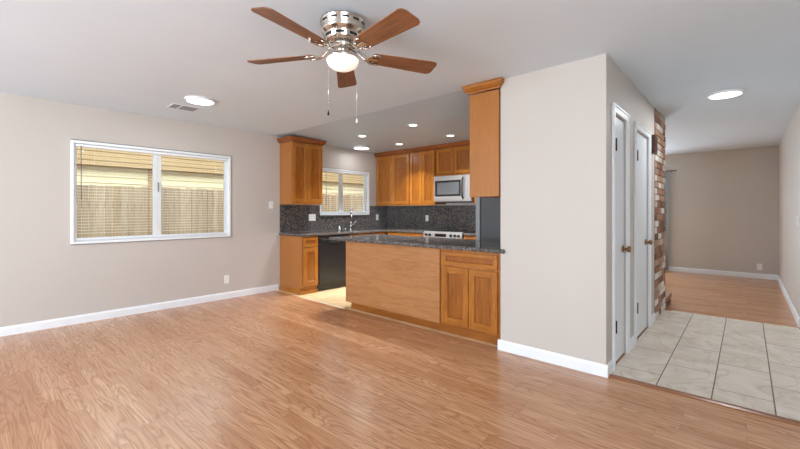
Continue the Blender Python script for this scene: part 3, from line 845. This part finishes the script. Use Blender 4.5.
plate('wall_outlet', 'white outlet low on the left wall under the window', 'outlet', (XL, 2.497, 0.275), PI / 2)
plate('wall_outlet', 'wide white double outlet on the granite left of the kitchen window', 'outlet', (XL + 0.0185, 3.955, 1.145), PI / 2, gang=2)
plate('wall_outlet', 'white outlet on the granite right of the kitchen window', 'outlet', (XL + 0.0185, 5.52, 1.13), PI / 2)
plate('wall_outlet', 'white outlet on the granite behind the range', 'outlet', (-4.50, 5.811, 1.12), 0)
plate('wall_outlet', 'white outlet low on the far taupe wall', 'outlet', (0.18, YF, 0.215), 0)
plate('wall_outlet', 'white outlet low on the right wall', 'outlet', (XRW, 6.85, 0.27), -PI / 2)
plate('light_switch', 'white switch on the right wall at the frame edge', 'light switch', (XRW, 6.18, 1.14), -PI / 2, kind='switch')

# door chime
t = thing('door_chime', 'brown wooden door chime box high beside the brick column', 'door chime', (XH, 5.055, 1.985))
box('housing', (0.0005, -0.07, -0.10), (0.05, 0.07, 0.10), M['chime'], t, 0.004)
bm = bmesh.new()
for k in range(5): add_box(bm, (0.0505, -0.055 + k * 0.024, -0.085), (0.054, -0.041 + k * 0.024, 0.085), 0.001)
obj('grille', bm, M['chime'], t)

# curtain and rod in the far room
t = thing('curtain_rod', 'thin bronze curtain rod on the far wall', 'curtain rod', (-1.07, YF - 0.09, 2.09))
bm = bmesh.new(); add_tube(bm, [(-2.9, 0, 0), (-0.03, 0, 0)], 0.010, 10); obj('rod', bm, M['bronze'], t)
bm = bmesh.new(); add_lathe(bm, [(0, 0.03), (0.014, 0.025), (0.018, 0.01), (0.011, 0), (0, 0)], 16, mtx=Matrix.Translation((-0.029, 0, 0)) @ Matrix.Rotation(PI / 2, 4, 'Y')); obj('finial', bm, M['bronze'], t)
bm = bmesh.new(); add_tube(bm, [(-0.1, 0, -0.012), (-0.1, 0.05, -0.02), (-0.1, 0.0895, -0.02)], 0.006, 8); obj('bracket', bm, M['bronze'], t)
bm = bmesh.new()
n = 60
vs = []
for z in (0.02, 0.7, 1.4, 2.075):
    row = []
    for i in range(n + 1):
        x = -1.215 - 0.5 * i / n
        row.append(bm.verts.new((x, YF - 0.09 + 0.028 * math.sin(i / n * 2 * PI * 5) * (1.0 if z < 2 else 0.6), z)))
    vs.append(row)
for u, v in zip(vs, vs[1:]):
    for i in range(n):
        f = bm.faces.new((u[i], u[i + 1], v[i + 1], v[i])); f.smooth = True
o = tag(obj('curtain', bm, M['curtain']), 'pale grey blue curtain hanging on the far wall behind the brick column', 'curtain')
md = o.modifiers.new('thick', 'SOLIDIFY'); md.thickness = 0.003

# ------------------------------------------------------------------ ceiling fixtures
def lamp(parent, z, r, energy, color=(0.93, 0.97, 1.0), spread=PI):
    l = bpy.data.lights.new('lamp', 'AREA'); l.shape = 'DISK'; l.size = 2 * r; l.energy = energy; l.color = color; l.spread = spread
    o = bpy.data.objects.new('lamp', l); COL.objects.link(o); o.parent = parent; o.location = (0, 0, z)
    return o
def disc_light(label, x, y, r, z, power):
    t = thing('ceiling_light', label, 'ceiling light', (x, y, z))
    bm = bmesh.new(); add_lathe(bm, [(0.0, -0.0005), (r, -0.0005), (r + 0.001, -0.012), (r - 0.006, -0.022), (r - 0.02, -0.0235), (r - 0.02, -0.02), (0, -0.02)], 48)
    obj('housing', bm, M['whitepaint'], t)
    bm = bmesh.new(); add_lathe(bm, [(r - 0.0205, -0.0205), (r - 0.022, -0.0245), (r * 0.5, -0.028), (0, -0.029)], 48)
    obj('diffuser', bm, M['led'], t)
    lamp(t, -0.031, r * 0.8, power)
disc_light('round white disc light on the ceiling near the left window', -4.345, 1.672, 0.15, H, 14)
disc_light('round white disc light on the hall ceiling', -0.16, 5.10, 0.148, H, 16)
disc_light('round white disc light on the kitchen ceiling over the sink', -5.19, 4.775, 0.155, HK, 4)
def downlight(label, x, y, first=[None]):
    if first[0] is None:
        t = thing('recessed_downlight', label, 'downlight', (x, y, HK), 0, 'kitchen ceiling downlights')
        bm = bmesh.new(); add_lathe(bm, [(0.075, -0.0005), (0.076, -0.004), (0.068, -0.008), (0.056, -0.009), (0.054, -0.003), (0, -0.003)], 32); obj('trim_ring', bm, M['whitepaint'], t)
        bm = bmesh.new(); add_lathe(bm, [(0.053, -0.0035), (0.05, -0.006), (0, -0.0065)], 32); obj('lens', bm, M['can'], t)
        lamp(t, -0.0105, 0.045, 23, spread=math.radians(104))
        first[0] = t
    else: copy_thing(first[0], (x, y, HK), 0, label)
downlight('small round downlight left of the others, above the sink side', -4.40, 4.06)
downlight('small round downlight nearest the dining room, right of the fan chain', -3.335, 4.0)
downlight('small round downlight in front of the corner wall cabinets', -4.45, 4.97)
downlight('small round downlight above the range, nearest the tall end cabinet', -3.37, 4.93)

t = thing('air_vent', 'grey two section ceiling vent beside the left disc light', 'air vent', (-4.812, 1.67, H))
bm = bmesh.new()
a, b = 0.115, 0.145
for lo, hi in (((-a, -b), (a, -b + 0.012)), ((-a, b - 0.012), (a, b)), ((-a, -b), (-a + 0.012, b)), ((a - 0.012, -b), (a, b)), ((-a, -0.05), (a, -0.036))):
    add_box(bm, (lo[0], lo[1], -0.008), (hi[0], hi[1], -0.0005), 0.002)
obj('frame', bm, M['whitepaint'], t)
box('duct_backing', (-a + 0.012, -b + 0.012, -0.002), (a - 0.012, b - 0.012, -0.0006), M['ventdark'], t)
for y0, y1 in ((-b + 0.013, -0.051), (-0.035, b - 0.013)):
    bm = bmesh.new()
    for k in range(11):
        x = -a + 0.022 + k * 0.0187
        add_box(bm, (x, y0, -0.0072), (x + 0.009, y1, -0.003), 0.001)
    obj('louvers', bm, M['vent'], t)

# ------------------------------------------------------------------ ceiling fan
FX, FY = -1.880, 1.570
fan = thing('ceiling_fan', 'polished nickel ceiling fan with five walnut blades and lit glass bowl', 'ceiling fan', (FX, FY, H), math.radians(41.745))
# local frame: +Y away from the camera, +X to the right of the picture
bm = bmesh.new()
add_lathe(bm, [(0, -0.0005), (0.128, -0.0005), (0.138, -0.006), (0.139, -0.016), (0.134, -0.02), (0.134, -0.068), (0.128, -0.082), (0.112, -0.092), (0.108, -0.098), (0.108, -0.128), (0.098, -0.142), (0.06, -0.15), (0, -0.15)], 56)
hs = obj('motor_housing', bm, M['nickel'], fan)
for k in range(20):
    bm = bmesh.new()
    if k < 12: add_box(bm, (0.1335, -0.02, -0.040), (0.1352, 0.02, -0.028), 0, 1, 0, Matrix.Rotation(2 * PI * (k + 0.5) / 12, 4, 'Z'))
    else: add_box(bm, (0.1068, -0.026, -0.122), (0.1088, 0.026, -0.106), 0, 1, 0, Matrix.Rotation(2 * PI * k / 8, 4, 'Z'))
    obj('vent_slot', bm, M['slot'], hs)
bm = bmesh.new()
add_lathe(bm, [(0.062, -0.15), (0.06, -0.172), (0.05, -0.18), (0.036, -0.184), (0.036, -0.212), (0.042, -0.216), (0.082, -0.22), (0.094, -0.226), (0.098, -0.234), (0.098, -0.242), (0.0, -0.242)], 48)
obj('light_fitter', bm, M['nickel'], fan)
bm = bmesh.new()
R = 0.1
prof = [(R * 0.96, -0.2425)] + [(R * math.cos(t), -0.248 - 0.066 * math.sin(t)) for t in [PI / 2 * k / 12 for k in range(0, 12)]] + [(0, -0.314)]
add_lathe(bm, prof, 48)
obj('glass_bowl', bm, M['bowl'], fan, 'lit frosted glass bowl')

def blade_mesh():
    bm = bmesh.new()
    r0, r1, w0, w1, th = 0.185, 0.64, 0.056, 0.074, 0.006
    out = [(r0, -w0 + 0.016), (r0 + 0.014, -w0)]
    out += [(r1 - 0.03, -w1), (r1 - 0.010, -w1 + 0.010), (r1, -w1 + 0.03), (r1, w1 - 0.03), (r1 - 0.010, w1 - 0.010), (r1 - 0.03, w1)]
    out += [(r0 + 0.014, w0), (r0, w0 - 0.016)]
    add_prism(bm, out, 'Z', -th / 2, th / 2, 0, 0.001)
    return bm
def iron_mesh():
    bm = bmesh.new()
    add_tube(bm, [(0.055, -0.012, 0.046), (0.10, -0.013, 0.03), (0.135, -0.015, 0.0), (0.155, -0.020, -0.010), (0.19, -0.030, -0.009)], 0.006, 8)
    add_tube(bm, [(0.055, 0.012, 0.046), (0.10, 0.013, 0.03), (0.135, 0.015, 0.0), (0.155, 0.020, -0.010), (0.19, 0.030, -0.009)], 0.006, 8)
    # U-shaped plate clasping the blade end from below
    prev = [(0.245, -0.044), (0.215, -0.05), (0.185, -0.044), (0.165, -0.025), (0.160, 0.0), (0.165, 0.025), (0.185, 0.044), (0.215, 0.05), (0.245, 0.044)]
    add_tube(bm, [(x, y, -0.008) for x, y in prev], 0.0065, 8)
    for x, y in ((0.205, -0.032), (0.205, 0.032), (0.225, 0.0)):
        add_lathe(bm, [(0, -0.004), (0.007, -0.004), (0.006, -0.009), (0, -0.010)], 12, (x, y, 0))
    add_box(bm, (0.16, -0.014, -0.0105), (0.235, 0.014, -0.0045), 0.002)
    return bm
bme = ime = None
for k in range(5):
    ang = math.radians(90 + 5 + 72 * k)     # local azimuth, counter-clockwise from +X
    mtx = Matrix.Translation((0, 0, -0.208)) @ Matrix.Rotation(ang, 4, 'Z') @ Matrix.Rotation(math.radians(-12), 4, 'X')
    if bme is None:
        b = obj('fan_blade', blade_mesh(), M['blade'], fan, 'walnut wood blade'); ir = obj('blade_iron', iron_mesh(), M['nickel'], fan)
        bme, ime = b, ir
    else:
        b = bme.copy(); COL.objects.link(b); b.parent = fan
        ir = ime.copy(); COL.objects.link(ir); ir.parent = fan
    b.matrix_local = mtx; ir.matrix_local = mtx
for (x, y, z1, m, lab) in ((-0.084, -0.03, -0.60, M['hinge'], 'dark fob'), (0.090, -0.02, -0.645, M['plastic'], 'white fob')):
    bm = bmesh.new()
    z = -0.25
    add_tube(bm, [(x, y, -0.245), (x, y, z1 + 0.03)], 0.0013, 6)
    while z > z1 + 0.03:
        add_lathe(bm, [(0, 0.0022), (0.0022, 0), (0, -0.0022)], 6, (x, y, z)); z -= 0.010
    ch = obj('pull_chain', bm, M['chrome'], fan)
    bm = bmesh.new(); add_lathe(bm, [(0, 0.03), (0.003, 0.028), (0.006, 0.012), (0.006, 0.003), (0, 0.0)], 12, (x, y, z1)); obj('chain_fob', bm, m, ch, lab)
